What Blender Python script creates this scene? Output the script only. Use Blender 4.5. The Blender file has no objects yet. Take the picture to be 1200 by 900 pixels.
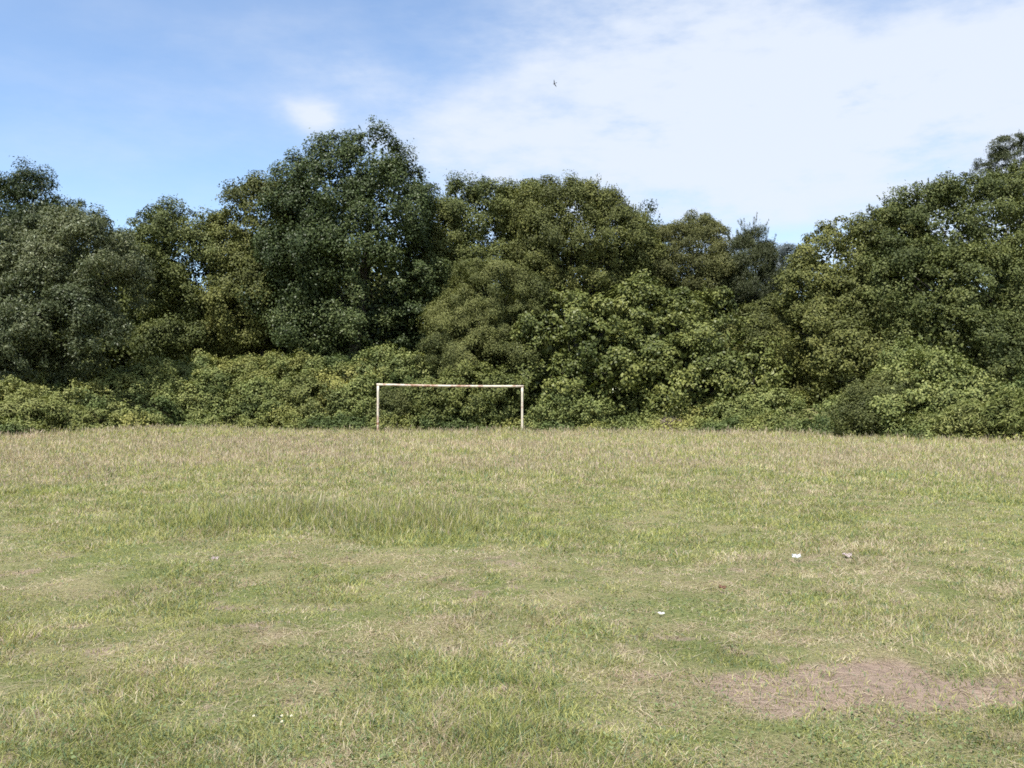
import bpy, bmesh, math, zlib
import numpy as np
from mathutils import Vector

rng = np.random.default_rng(11)
scene = bpy.context.scene
C = scene.collection

# ------------------------------------------------------------------ camera
F = 1039.0                       # focal length in pixels of the 1200 px wide photograph
CAM_Z = 1.6
PITCH = math.atan(21 / F)
cp, sp = math.cos(PITCH), math.sin(PITCH)
cd = bpy.data.cameras.new('camera')
cam = bpy.data.objects.new('camera', cd)
C.objects.link(cam)
cam.location = (0, 0, CAM_Z)
cam.rotation_euler = (math.pi / 2 + PITCH, 0, 0)
cd.sensor_width = 36
cd.lens = 36 * F / 1200
cd.clip_start = .05
cd.clip_end = 3000
scene.camera = cam


def P(px, py, D):
    """world point seen at a photo pixel, D metres down the field"""
    dx, dy, dz = (px - 600) / F, cp - (450 - py) / F * sp, sp + (450 - py) / F * cp
    k = D / dy
    return np.array((dx * k, D, CAM_Z + dz * k))


def G(px, py):
    """point on the flat field at a photo pixel"""
    dx, dy, dz = (px - 600) / F, cp - (450 - py) / F * sp, sp + (450 - py) / F * cp
    k = -CAM_Z / dz
    return np.array((dx * k, dy * k))


# ------------------------------------------------------------------ noise
def _hash(ix, iy, iz, seed):
    h = (ix.astype(np.int64) * 374761393 + iy.astype(np.int64) * 668265263 + iz.astype(np.int64) * 2147483647 + seed * 974711) & 0xFFFFFFFF
    h = ((h ^ (h >> 13)) * 1274126177) & 0xFFFFFFFF
    h = h ^ (h >> 16)
    return (h & 0xFFFF) / 65535.0


def noise2(x, y, seed=0):
    ix, iy = np.floor(x), np.floor(y)
    fx, fy = x - ix, y - iy
    fx = fx * fx * (3 - 2 * fx)
    fy = fy * fy * (3 - 2 * fy)
    z = np.zeros_like(ix)
    a = _hash(ix, iy, z, seed); b = _hash(ix + 1, iy, z, seed)
    c = _hash(ix, iy + 1, z, seed); d = _hash(ix + 1, iy + 1, z, seed)
    return (a + (b - a) * fx) * (1 - fy) + (c + (d - c) * fx) * fy


def fbm2(x, y, seed=0, octaves=4):
    v = 0; amp = .5; tot = 0
    for o in range(octaves):
        v = v + amp * noise2(x * 2 ** o, y * 2 ** o, seed + o * 17)
        tot += amp; amp *= .55
    return v / tot


def noise3(p, seed=0):
    i = np.floor(p); f = p - i
    f = f * f * (3 - 2 * f)
    r = 0
    for dx in (0, 1):
        for dy in (0, 1):
            for dz in (0, 1):
                w = (f[:, 0] if dx else 1 - f[:, 0]) * (f[:, 1] if dy else 1 - f[:, 1]) * (f[:, 2] if dz else 1 - f[:, 2])
                r = r + w * _hash(i[:, 0] + dx, i[:, 1] + dy, i[:, 2] + dz, seed)
    return r


def sstep(t):
    t = np.clip(t, 0, 1)
    return t * t * (3 - 2 * t)


# ------------------------------------------------------------------ terrain
EX = [-60, -27, -22, -19, -17, 0, 8, 12, 15.5, 18, 22, 60]
EY = [34, 36, 38, 42, 45.2, 45.6, 45.2, 42.5, 38.5, 35, 31, 26]
HX = [-60, -27, -22, -18, -7, -4, -1, 4, 14, 22, 60]
HY = [2.6, 1.5, 1.3, 2.8, 3.1, 2.4, 1.2, .9, .9, 1.2, 2.5]


def edge_y(x):
    return np.interp(x, EX, EY)


def height(x, y):
    x = np.asarray(x, float); y = np.asarray(y, float)
    h = (fbm2(x * .35, y * .35, 5, 3) - .5) * .10 * sstep((y - 2) / 8)
    h += (fbm2(x * 1.7, y * 1.7, 9, 2) - .5) * .035
    h += .28 * np.exp(-((x + 15) / 5) ** 2 - ((y - 40) / 3.5) ** 2)
    h += np.interp(x, HX, HY) * sstep((y - edge_y(x) - .3) / 5.2)
    h += (fbm2(x * .25, y * .25, 3, 3) - .5) * 1.0 * sstep((y - edge_y(x) - 1) / 6)
    return h


# bare soil, placed where the field is worn (photo pixels of the worn spots -> metres on the field)
BARE = [(905, 817, 62, 17, 1.0), (1030, 784, 80, 15, 1.0), (985, 790, 70, 12, .8), (935, 844, 40, 9, .9), (1150, 812, 75, 12, 1.05), (1110, 815, 60, 12, .75), (1060, 838, 60, 14, .8), (915, 800, 70, 14, .8), (1000, 815, 60, 10, .55),
        (868, 800, 30, 9, .7), (1075, 800, 35, 24, .75), (1160, 868, 50, 14, .6), (1190, 800, 30, 16, .9), (830, 850, 40, 8, .45),
        (352, 895, 42, 9, 1.0), (455, 793, 45, 6, .5), (130, 815, 40, 5, .35), (700, 850, 60, 12, .45), (620, 790, 60, 6, .5), (660, 808, 40, 7, .55),
        (760, 790, 40, 8, .6), (10, 890, 30, 14, .7), (745, 882, 45, 10, .6), (470, 880, 30, 8, .5), (1100, 730, 60, 6, .4), (1090, 700, 70, 5, .35)]
BARE_W = []
for (px, py, rx, ry, a) in BARE:
    c = G(px, py)
    BARE_W.append((c[0], c[1], abs(G(px + rx, py)[0] - c[0]), abs(G(px, py - ry)[1] - c[1]), a))


def bare(x, y):
    m = 0
    for (cx, cy, rx, ry, a) in BARE_W:
        m = m + a * np.exp(-.8 * (((x - cx) / rx) ** 2 + ((y - cy) / ry) ** 2))
    n = fbm2(x * 4.2, y * 3.6, 21, 5)
    n2 = fbm2(x * 1.1, y * 1.1, 31, 3)
    v = sstep((m * (0.1 + 1.8 * n) - .34) / .62)
    small = sstep((n - .62) / .1) * sstep((n2 - .47) / .15) * .85
    small = small * sstep((11 - y) / 3)
    return np.clip(np.maximum(v, small), 0, 1)


# ------------------------------------------------------------------ object helpers
def tag(o, label=None, cat=None, group=None, kind=None):
    if label: o['label'] = label
    if cat: o['category'] = cat
    if group: o['group'] = group
    if kind: o['kind'] = kind
    return o


def thing(name, loc, label, cat, group=None):
    o = bpy.data.objects.new(name, None)
    o.empty_display_size = .3
    C.objects.link(o)
    o.location = loc
    return tag(o, label, cat, group)


def raw_mesh(name, co, loops, starts, mat, parent=None, base=(0, 0, 0), tint=None, smooth=False):
    me = bpy.data.meshes.new(name)
    co = (np.asarray(co, np.float32) - np.asarray(base, np.float32)).astype(np.float32)
    me.vertices.add(len(co))
    me.vertices.foreach_set('co', co.ravel())
    me.loops.add(len(loops))
    me.loops.foreach_set('vertex_index', np.asarray(loops, np.int32))
    me.polygons.add(len(starts))
    me.polygons.foreach_set('loop_start', np.asarray(starts, np.int32))
    if smooth:
        me.polygons.foreach_set('use_smooth', np.ones(len(starts), bool))
    if tint is not None:
        a = me.attributes.new('tint', 'FLOAT_COLOR', 'FACE')
        t = np.ones((len(tint), 4), np.float32)
        t[:, :3] = tint
        a.data.foreach_set('color', t.ravel())
    me.update(calc_edges=True)
    me.materials.append(mat)
    o = bpy.data.objects.new(name, me)
    C.objects.link(o)
    if parent is not None:
        o.parent = parent
    else:
        o.location = base
    return o


def bm_mesh(name, bm, mat, parent=None, loc=(0, 0, 0), smooth=True):
    me = bpy.data.meshes.new(name)
    bmesh.ops.recalc_face_normals(bm, faces=bm.faces)
    if smooth:
        for f in bm.faces: f.smooth = True
    bm.to_mesh(me); bm.free()
    me.materials.append(mat)
    o = bpy.data.objects.new(name, me)
    C.objects.link(o)
    o.location = loc
    if parent is not None: o.parent = parent
    return o


def tube(path, radii, seg=8):
    """closed tube along a polyline -> verts, faces"""
    path = [np.asarray(p, float) for p in path]
    V, Fc = [], []
    prev = None
    for i, p in enumerate(path):
        t = (path[min(i + 1, len(path) - 1)] - path[max(i - 1, 0)])
        t /= np.linalg.norm(t) + 1e-9
        a = prev - t * np.dot(prev, t) if prev is not None else np.cross(t, (0, 0, 1) if abs(t[2]) < .9 else (1, 0, 0))
        a /= np.linalg.norm(a) + 1e-9
        prev = a
        b = np.cross(t, a)
        for k in range(seg):
            an = 2 * math.pi * k / seg
            V.append(p + radii[i] * (math.cos(an) * a + math.sin(an) * b))
    for i in range(len(path) - 1):
        for k in range(seg):
            k2 = (k + 1) % seg
            Fc.append((i * seg + k, i * seg + k2, (i + 1) * seg + k2, (i + 1) * seg + k))
    Fc.append(tuple(range(seg))[::-1])
    Fc.append(tuple((len(path) - 1) * seg + k for k in range(seg)))
    return V, Fc


def faces_to_arrays(V, Fc):
    loops = [i for f in Fc for i in f]
    st = np.cumsum([0] + [len(f) for f in Fc])[:-1]
    return np.array(V), np.array(loops), st


# ------------------------------------------------------------------ materials
def new_mat(name):
    m = bpy.data.materials.new(name)
    m.use_nodes = True
    nt = m.node_tree
    nt.nodes.clear()
    return m, nt, nt.nodes, nt.links


def leaf_mat(name, rough=.5, spec=.35, trans=.3, tcol=(1.25, 1.35, .5)):
    m, nt, N, L = new_mat(name)
    out = N.new('ShaderNodeOutputMaterial')
    at = N.new('ShaderNodeAttribute'); at.attribute_name = 'tint'
    tc = N.new('ShaderNodeNewGeometry')
    nz = N.new('ShaderNodeTexNoise'); nz.inputs['Scale'].default_value = 1.3; nz.inputs['Detail'].default_value = 3
    L.new(tc.outputs['Position'], nz.inputs['Vector'])
    mr = N.new('ShaderNodeMapRange')
    mr.inputs['From Min'].default_value = .3; mr.inputs['From Max'].default_value = .7
    mr.inputs['To Min'].default_value = .85; mr.inputs['To Max'].default_value = 1.15
    L.new(nz.outputs['Fac'], mr.inputs['Value'])
    mul = N.new('ShaderNodeVectorMath'); mul.operation = 'SCALE'
    L.new(at.outputs['Color'], mul.inputs[0]); L.new(mr.outputs['Result'], mul.inputs['Scale'])
    pb = N.new('ShaderNodeBsdfPrincipled')
    pb.inputs['Roughness'].default_value = rough
    pb.inputs['Specular IOR Level'].default_value = spec
    L.new(mul.outputs['Vector'], pb.inputs['Base Color'])
    if trans > 0:
        tm = N.new('ShaderNodeVectorMath'); tm.operation = 'MULTIPLY'
        tm.inputs[1].default_value = tcol
        L.new(mul.outputs['Vector'], tm.inputs[0])
        tr = N.new('ShaderNodeBsdfTranslucent')
        L.new(tm.outputs['Vector'], tr.inputs['Color'])
        mx = N.new('ShaderNodeMixShader'); mx.inputs['Fac'].default_value = trans
        L.new(pb.outputs[0], mx.inputs[1]); L.new(tr.outputs[0], mx.inputs[2])
        L.new(mx.outputs[0], out.inputs['Surface'])
    else:
        L.new(pb.outputs[0], out.inputs['Surface'])
    return m


M_LEAF = leaf_mat('leaf_soft', .6, .2, .12)
M_GLOSS = leaf_mat('leaf_glossy', .45, .18, .10)
M_NEEDLE = leaf_mat('needle', .55, .3, .12)
M_GRASS = leaf_mat('grass_blade', .6, .25, .3, (1.2, 1.2, .7))
M_TWIG = leaf_mat('dead_twig', .9, .1, 0)


def bark_mat():
    m, nt, N, L = new_mat('bark')
    out = N.new('ShaderNodeOutputMaterial')
    pb = N.new('ShaderNodeBsdfPrincipled'); pb.inputs['Roughness'].default_value = .9
    g = N.new('ShaderNodeNewGeometry')
    mp = N.new('ShaderNodeMapping'); mp.inputs['Scale'].default_value = (9, 9, 1.6)
    L.new(g.outputs['Position'], mp.inputs['Vector'])
    nz = N.new('ShaderNodeTexNoise'); nz.inputs['Scale'].default_value = 1.5; nz.inputs['Detail'].default_value = 5
    L.new(mp.outputs[0], nz.inputs['Vector'])
    cr = N.new('ShaderNodeValToRGB')
    cr.color_ramp.elements[0].position = .3; cr.color_ramp.elements[0].color = (.03, .026, .02, 1)
    cr.color_ramp.elements[1].position = .75; cr.color_ramp.elements[1].color = (.095, .082, .066, 1)
    L.new(nz.outputs['Fac'], cr.inputs['Fac']); L.new(cr.outputs['Color'], pb.inputs['Base Color'])
    bp = N.new('ShaderNodeBump'); bp.inputs['Strength'].default_value = .5; bp.inputs['Distance'].default_value = .03
    L.new(nz.outputs['Fac'], bp.inputs['Height']); L.new(bp.outputs[0], pb.inputs['Normal'])
    L.new(pb.outputs[0], out.inputs['Surface'])
    return m


M_BARK = bark_mat()


def ground_mat():
    m, nt, N, L = new_mat('field_soil_and_thatch')
    out = N.new('ShaderNodeOutputMaterial')
    pb = N.new('ShaderNodeBsdfPrincipled'); pb.inputs['Roughness'].default_value = .95
    pb.inputs['Specular IOR Level'].default_value = .1
    g = N.new('ShaderNodeNewGeometry')

    def noise(scale, detail, rough=.6):
        n = N.new('ShaderNodeTexNoise')
        n.inputs['Scale'].default_value = scale; n.inputs['Detail'].default_value = detail; n.inputs['Roughness'].default_value = rough
        L.new(g.outputs['Position'], n.inputs['Vector'])
        return n

    def ramp(src, stops):
        c = N.new('ShaderNodeValToRGB')
        e = c.color_ramp.elements
        while len(e) < len(stops): e.new(.5)
        for k, (p, col) in enumerate(stops):
            e[k].position = p; e[k].color = (*col, 1)
        L.new(src, c.inputs['Fac'])
        return c
    n1 = noise(38, 6, .7); n2 = noise(1.1, 4); n3 = noise(14, 5, .65); n4 = noise(160, 3, .7)
    thatch = ramp(n1.outputs['Fac'], [(.3, (.10, .09, .05)), (.5, (.22, .2, .10)), (.72, (.38, .33, .2))])
    green = ramp(n1.outputs['Fac'], [(.3, (.07, .085, .03)), (.55, (.15, .17, .06)), (.75, (.25, .25, .11))])
    mixg = N.new('ShaderNodeMix'); mixg.data_type = 'RGBA'
    rr = ramp(n2.outputs['Fac'], [(.4, (0, 0, 0)), (.62, (1, 1, 1))])
    L.new(rr.outputs['Color'], mixg.inputs['Factor'])
    L.new(green.outputs['Color'], mixg.inputs['A']); L.new(thatch.outputs['Color'], mixg.inputs['B'])
    soil = ramp(n3.outputs['Fac'], [(.25, (.20, .15, .115)), (.5, (.32, .24, .185)), (.75, (.40, .31, .245))])
    grit = ramp(n4.outputs['Fac'], [(.35, (.6, .6, .6)), (.6, (1, 1, 1)), (.75, (1.15, 1.1, 1.05))])
    sm = N.new('ShaderNodeMix'); sm.data_type = 'RGBA'; sm.blend_type = 'MULTIPLY'; sm.inputs['Factor'].default_value = 1
    L.new(soil.outputs['Color'], sm.inputs['A']); L.new(grit.outputs['Color'], sm.inputs['B'])
    at = N.new('ShaderNodeAttribute'); at.attribute_name = 'bare'
    mx = N.new('ShaderNodeMix'); mx.data_type = 'RGBA'
    L.new(at.outputs['Fac'], mx.inputs['Factor'])
    L.new(mixg.outputs['Result'], mx.inputs['A']); L.new(sm.outputs['Result'], mx.inputs['B'])
    L.new(mx.outputs['Result'], pb.inputs['Base Color'])
    ad = N.new('ShaderNodeMath'); ad.operation = 'ADD'
    L.new(n3.outputs['Fac'], ad.inputs[0]); L.new(n1.outputs['Fac'], ad.inputs[1])
    bp = N.new('ShaderNodeBump'); bp.inputs['Strength'].default_value = .8; bp.inputs['Distance'].default_value = .03
    L.new(ad.outputs[0], bp.inputs['Height']); L.new(bp.outputs[0], pb.inputs['Normal'])
    L.new(pb.outputs[0], out.inputs['Surface'])
    return m


def rust_paint():
    m, nt, N, L = new_mat('rusty_white_paint')
    out = N.new('ShaderNodeOutputMaterial')
    pb = N.new('ShaderNodeBsdfPrincipled'); pb.inputs['Roughness'].default_value = .6
    g = N.new('ShaderNodeTexCoord')
    mp = N.new('ShaderNodeMapping'); mp.inputs['Scale'].default_value = (1, 3, 1.6)
    L.new(g.outputs['Object'], mp.inputs['Vector'])
    n = N.new('ShaderNodeTexNoise'); n.inputs['Scale'].default_value = 3.2; n.inputs['Detail'].default_value = 7; n.inputs['Roughness'].default_value = .7
    L.new(mp.outputs[0], n.inputs['Vector'])
    # rust is worst low on the posts, where the wet grass stands
    sx = N.new('ShaderNodeSeparateXYZ'); L.new(g.outputs['Object'], sx.inputs[0])
    at = N.new('ShaderNodeAttribute'); at.attribute_name = 'wear'
    ad = N.new('ShaderNodeMath'); ad.operation = 'ADD'
    L.new(n.outputs['Fac'], ad.inputs[0]); L.new(at.outputs['Fac'], ad.inputs[1])
    cr = N.new('ShaderNodeValToRGB')
    e = cr.color_ramp.elements
    e.new(.5); e.new(.5)
    for k, (p, c) in enumerate([(.49, (.64, .58, .47)), (.56, (.56, .46, .38)), (.64, (.36, .22, .15)), (.76, (.22, .11, .065))]):
        e[k].position = p; e[k].color = (*c, 1)
    L.new(ad.outputs[0], cr.inputs['Fac']); L.new(cr.outputs['Color'], pb.inputs['Base Color'])
    bp = N.new('ShaderNodeBump'); bp.inputs['Strength'].default_value = .3; bp.inputs['Distance'].default_value = .01
    L.new(n.outputs['Fac'], bp.inputs['Height']); L.new(bp.outputs[0], pb.inputs['Normal'])
    L.new(pb.outputs[0], out.inputs['Surface'])
    return m


def plain_mat(name, c1, c2, scale=60, rough=.7, spec=.3):
    m, nt, N, L = new_mat(name)
    out = N.new('ShaderNodeOutputMaterial')
    pb = N.new('ShaderNodeBsdfPrincipled'); pb.inputs['Roughness'].default_value = rough
    pb.inputs['Specular IOR Level'].default_value = spec
    g = N.new('ShaderNodeTexCoord')
    n = N.new('ShaderNodeTexNoise'); n.inputs['Scale'].default_value = scale; n.inputs['Detail'].default_value = 4
    L.new(g.outputs['Object'], n.inputs['Vector'])
    cr = N.new('ShaderNodeValToRGB')
    cr.color_ramp.elements[0].position = .35; cr.color_ramp.elements[0].color = (*c1, 1)
    cr.color_ramp.elements[1].position = .65; cr.color_ramp.elements[1].color = (*c2, 1)
    L.new(n.outputs['Fac'], cr.inputs['Fac']); L.new(cr.outputs['Color'], pb.inputs['Base Color'])
    L.new(pb.outputs[0], out.inputs['Surface'])
    return m


# ------------------------------------------------------------------ ground sheet
def axis(lo, hi, fine_lo, fine_hi, fine, grow=1.12, cap=40):
    a = list(np.arange(fine_lo, fine_hi, fine))
    s = fine; v = a[0]
    left = []
    while v > lo:
        s = min(s * grow, cap); v -= s; left.append(v)
    s = fine; v = a[-1]
    right = []
    while v < hi:
        s = min(s * grow, cap if v > 70 else .8); v += s; right.append(v)
    return np.array(left[::-1] + a + right)


gx = axis(-900, 900, -7.5, 7.5, .06)
gx = gx[(gx > -1000)]
# keep the sheet fine enough across the bank
gx = np.unique(np.concatenate([gx, np.arange(-40, -7.5, .7), np.arange(7.5, 40, .7)]).round(3))
gy = axis(-60, 1200, 3.0, 13.0, .06)
X, Y = np.meshgrid(gx, gy)
xf, yf = X.ravel(), Y.ravel()
zf = height(xf, yf)
bf = bare(xf, yf)
zf = zf - .012 * bf + (noise2(xf * 9, yf * 9, 77) - .5) * .016
nx, ny = len(gx), len(gy)
ii = (np.arange(ny - 1)[:, None] * nx + np.arange(nx - 1)[None, :]).ravel()
loops = np.stack([ii, ii + 1, ii + nx + 1, ii + nx], 1).ravel()
ground = raw_mesh('field_ground', np.stack([xf, yf, zf], 1), loops, np.arange(len(ii)) * 4, ground_mat(), smooth=True)
a = ground.data.attributes.new('bare', 'FLOAT', 'POINT')
a.data.foreach_set('value', bf.astype(np.float32))
tag(ground, kind='structure')


# ------------------------------------------------------------------ leaves
def unit(v):
    return v / (np.linalg.norm(v, axis=-1, keepdims=True) + 1e-9)


def sphere(n):
    return unit(rng.normal(size=(n, 3)))


def quads(p, nrm, L_, W_, tangent=None):
    """rhombic leaves, slightly folded: positions, normals, lengths, widths"""
    n = len(p)
    t = sphere(n) if tangent is None else tangent
    t = unit(t - nrm * np.sum(t * nrm, 1, keepdims=True))
    b = np.cross(nrm, t)
    L_ = np.asarray(L_)[:, None] if np.ndim(L_) else L_
    W_ = np.asarray(W_)[:, None] if np.ndim(W_) else W_
    v = np.stack([p - t * L_ * .5, p + b * W_ * .5 - t * L_ * .08 + nrm * W_ * .12, p + t * L_ * .5 - nrm * L_ * .08, p - b * W_ * .5 - t * L_ * .08 + nrm * W_ * .12], 1)
    return v.reshape(-1, 3)


def pick(pal, n, w):
    """colours between the palette's three stops; w in 0..1"""
    pal = np.asarray(pal)
    w = np.clip(w, 0, 1) * (len(pal) - 1)
    i = np.minimum(w.astype(int), len(pal) - 2)
    f = (w - i)[:, None]
    return pal[i] * (1 - f) + pal[i + 1] * f


PAL = {
    'dark':     [(.024, .038, .020), (.038, .056, .026), (.064, .082, .038)],
    'deep':     [(.027, .040, .020), (.052, .071, .031), (.102, .122, .056)],
    'grey':     [(.040, .055, .032), (.072, .092, .052), (.14, .16, .105)],
    'mid':      [(.040, .054, .023), (.075, .093, .037), (.130, .145, .060)],
    'olive':    [(.046, .056, .023), (.088, .101, .038), (.148, .155, .060)],
    'yellow':   [(.046, .062, .025), (.088, .108, .042), (.160, .176, .068)],
    'fine':     [(.050, .062, .028), (.090, .104, .044), (.140, .150, .064)],
    'brown':    [(.050, .056, .026), (.088, .096, .044), (.140, .142, .064)],
    'pine':     [(.036, .048, .026), (.058, .074, .040), (.090, .106, .058)],
    'haze_blue':     [(.085, .105, .110), (.12, .14, .15), (.16, .18, .19)],  # bluish haze of distance painted into the leaf colours
    'bramble':  [(.066, .090, .032), (.150, .180, .068), (.255, .272, .112)],
    'bracken':  [(.074, .100, .036), (.130, .160, .060), (.205, .225, .10)],
    'dead':     [(.16, .12, .10), (.27, .21, .19), (.38, .31, .28)],
}


for k_ in PAL:
    if k_ in ('deep', 'bramble'):
        PAL[k_] = [tuple(np.array(c_) * np.array([1.05, 1.02, .84])) for c_ in PAL[k_]]
    elif k_ not in ('haze_blue', 'dead'):
        PAL[k_] = [tuple(np.array(c_) * np.array([1.10, 1.03, .80])) for c_ in PAL[k_]]


for k_ in ('mid', 'olive', 'yellow', 'fine', 'brown', 'deep'):
    PAL[k_] = [tuple(np.array(c_) * np.array([1.10, 1.13, 1.10])) for c_ in PAL[k_]]


def expand(lobes, nsub, sub=(.32, .5)):
    """lumps on the lobes, so that the outline is uneven"""
    out = list(lobes)
    for (c, r) in lobes:
        k = int(nsub * max(1, (np.prod(r) ** (1 / 3)) / 2.0))
        d = sphere(k)
        d[:, 2] = np.where(d[:, 2] < -.3, -d[:, 2], d[:, 2])
        for q in range(k):
            s = rng.uniform(*sub)
            out.append((c + d[q] * r * rng.uniform(.66, .9), np.full(3, np.prod(r) ** (1 / 3)) * s * rng.uniform(.7, 1.15) * np.array([1.1, 1.0, .85])))
    return out


def foliage(lobes, pal, clump=.55, leaf=(.15, .085), dens=1.0, flat=.72, gap=.0, shoots=0, shoot_len=.6, up=.35, rnd=.62, core=7.5, glint=0, wave=.45, space=1.0, loose=1.0, shoot_dens=1.0, shoot_w=.11, carve=.40):
    """leaf quads on clumps that cover the lobes -> verts, tints"""
    cen = np.array([l[0] for l in lobes]); rad = np.array([l[1] for l in lobes])
    Ps, Ns, Ls, Ws, Ts, Tg = [], [], [], [], [], []
    seed = int(rng.integers(1e6))
    for i in range(len(lobes)):
        c, r = cen[i], rad[i]
        ar = 4 * math.pi * (((r[0] * r[1]) ** 1.6 + (r[0] * r[2]) ** 1.6 + (r[1] * r[2]) ** 1.6) / 3) ** (1 / 1.6)
        n = max(3, int(ar / (clump ** 2 * 1.75 * space)))
        d = sphere(n)
        d = d[(d[:, 1] < .35) | (rng.random(n) < .45)]
        fac = .88 + .34 * (noise3(d * 2.6 + i * 7.7, seed) - .4) + rng.uniform(-.10, .12, len(d))
        pos = c + d * r * fac[:, None]
        keep = (rng.random(len(d)) > gap) & (noise3(pos * .95 / (clump / .5), seed + 3) > carve * (1.18 - .5 * np.clip(d[:, 2], 0, 1)) * rng.uniform(.85, 1.1, len(d)))
        for j in range(len(lobes)):
            if j == i: continue
            if np.linalg.norm((c - cen[j]) / (rad[j] + r)) > 1.1: continue
            q = np.linalg.norm((pos - cen[j]) / rad[j], axis=1)
            keep &= q > .74
        keep &= pos[:, 2] > height(pos[:, 0], pos[:, 1]) + .02
        pos, d = pos[keep], d[keep]
        if not len(pos): continue
        outn = unit(d / r)
        cr = clump * np.clip(np.exp(rng.normal(-.05, .38, len(pos))), .4, 1.8)
        m = np.maximum(6, (dens * 4.2 * cr ** 2 / (leaf[0] * leaf[1] * .5))).astype(int)
        tilt = sphere(len(pos))
        idx = np.repeat(np.arange(len(pos)), m)
        k = len(idx)
        ld = unit(sphere(k) + outn[idx] * .5 + np.array([0, 0, .2]) + .45 * tilt[idx])
        rr = cr[idx] * rng.random(k) ** .42 * (1 + .25 * rng.normal(0, .6, k) * (rng.random(k) < .25))
        off = ld * rr[:, None]
        ax_ = unit(sphere(len(pos)) + outn * .6)[idx]
        off = off * .9 + ax_ * np.sum(off * ax_, 1, keepdims=True) * .55
        p = pos[idx] + off * np.array([1, 1, .5 + .5 * flat])
        nn = unit(ld * .6 + outn[idx] * .25 + np.array([0, 0, up]) + sphere(k) * rnd)
        sc = rng.uniform(.65, 1.25, k)
        Ps.append(p); Ns.append(nn); Ls.append(leaf[0] * sc); Ws.append(leaf[1] * sc * rng.uniform(.8, 1.2, k))
        wv = noise3(pos * wave, seed + 5)
        w = np.clip(.5 + (wv[idx] - .5) * .8 + rng.normal(0, .09, len(pos))[idx] + rng.normal(0, .18, k), 0, 1)
        t = pick(PAL[pal], k, w)
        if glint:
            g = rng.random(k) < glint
            t[g] = t[g] * 1.1 + np.array([.10, .11, .09])  # sun glints painted as a paler tint on random leaves
        Ts.append(t); Tg.append(sphere(k) + np.array([0, 0, -.5]))
        # loose sprays that stand proud of the crown
        ns = int(ar / 2.2 * loose)
        d = sphere(ns); d = d[d[:, 2] > -.35]
        if len(d):
            base = c + d * r * .9
            ok = np.ones(len(d), bool)
            for j in range(len(lobes)):
                if j != i: ok &= np.linalg.norm((base - cen[j]) / rad[j], axis=1) > .9
            base, d = base[ok], d[ok]
            sd = unit(d + sphere(len(d)) * .5 + np.array([0, 0, .25]))
            m = rng.integers(5, 26, len(d))
            idx = np.repeat(np.arange(len(d)), m)
            k = len(idx)
            if k:
                tt = rng.random(k) ** .8
                ln = clump * rng.uniform(.6, 1.7, len(d))
                p = base[idx] + sd[idx] * (ln[idx] * tt)[:, None] + sphere(k) * (clump * .22 * (1.1 - tt))[:, None]
                Ps.append(p); Ns.append(unit(sphere(k) + np.array([0, -.2, .5]))); Ls.append(leaf[0] * rng.uniform(.7, 1.15, k)); Ws.append(leaf[1] * rng.uniform(.7, 1.15, k))
                Ts.append(pick(PAL[pal], k, np.clip(rng.normal(.55, .2, k), 0, 1))); Tg.append(sd[idx] + sphere(k) * .7)
        # inner leaves fill the crown
        nc = int(core * 1.7 * np.prod(r) * 4.2 * .6)
        if nc:
            dd = sphere(nc) * (rng.random(nc) ** .4)[:, None] * .8
            p = c + dd * r
            p = p[p[:, 2] > height(p[:, 0], p[:, 1]) + .05]
            k = len(p)
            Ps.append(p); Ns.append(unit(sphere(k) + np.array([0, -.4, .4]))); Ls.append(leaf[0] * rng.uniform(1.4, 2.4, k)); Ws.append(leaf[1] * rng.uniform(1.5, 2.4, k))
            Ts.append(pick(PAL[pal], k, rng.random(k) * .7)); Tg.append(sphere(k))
        # young shoots standing out of the top
        ns = int(shoots * ar / 10)
        if ns:
            d = sphere(ns * 2); d = d[d[:, 2] > .1][:ns]
            base = c + d * r * .93
            q_ok = np.ones(len(base), bool)
            for j in range(len(lobes)):
                if j != i: q_ok &= np.linalg.norm((base - cen[j]) / rad[j], axis=1) > .85
            base, d = base[q_ok], d[q_ok]
            if len(base):
                sd = unit(d * .55 + np.array([0, 0, 1.0]) + sphere(len(base)) * .28)
                ln = shoot_len * rng.uniform(.4, 1.3, len(base))
                m = np.maximum(4, (ln / .035 * shoot_dens)).astype(int)
                idx = np.repeat(np.arange(len(base)), m)
                k = len(idx)
                tt = rng.random(k)
                spread = (shoot_w * (1 - .75 * tt))[:, None]
                p = base[idx] + sd[idx] * (ln[idx] * tt)[:, None] + sphere(k) * spread
                Ps.append(p); Ns.append(unit(sphere(k) + sd[idx] * .3 + np.array([0, -.2, .3])))
                Ls.append(leaf[0] * rng.uniform(.6, 1.05, k)); Ws.append(leaf[1] * rng.uniform(.6, 1.0, k))
                Ts.append(pick(PAL[pal], k, np.clip(rng.normal(.62, .2, k), 0, 1))); Tg.append(sd[idx] + sphere(k) * .6)
    p = np.concatenate(Ps)
    return quads(p, np.concatenate(Ns), np.concatenate(Ls), np.concatenate(Ws), np.concatenate(Tg)), np.concatenate(Ts)


def leaf_object(name, v, t, mat, parent=None, base=(0, 0, 0)):
    n = len(t)
    return raw_mesh(name, v, np.arange(n * 4), np.arange(n) * 4, mat, parent, base, t)


N_LEAVES = 0


def px_lobes(spec):
    out = []
    for s in spec:
        px, py, rx, ry, D = s[:5]
        k = D / F
        rd = s[5] if len(s) > 5 else .85 * .5 * (rx + ry) * k
        out.append((P(px, py + .04 * ry, D), np.array([rx * k, rd, ry * k]) * .94))
    return out


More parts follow.
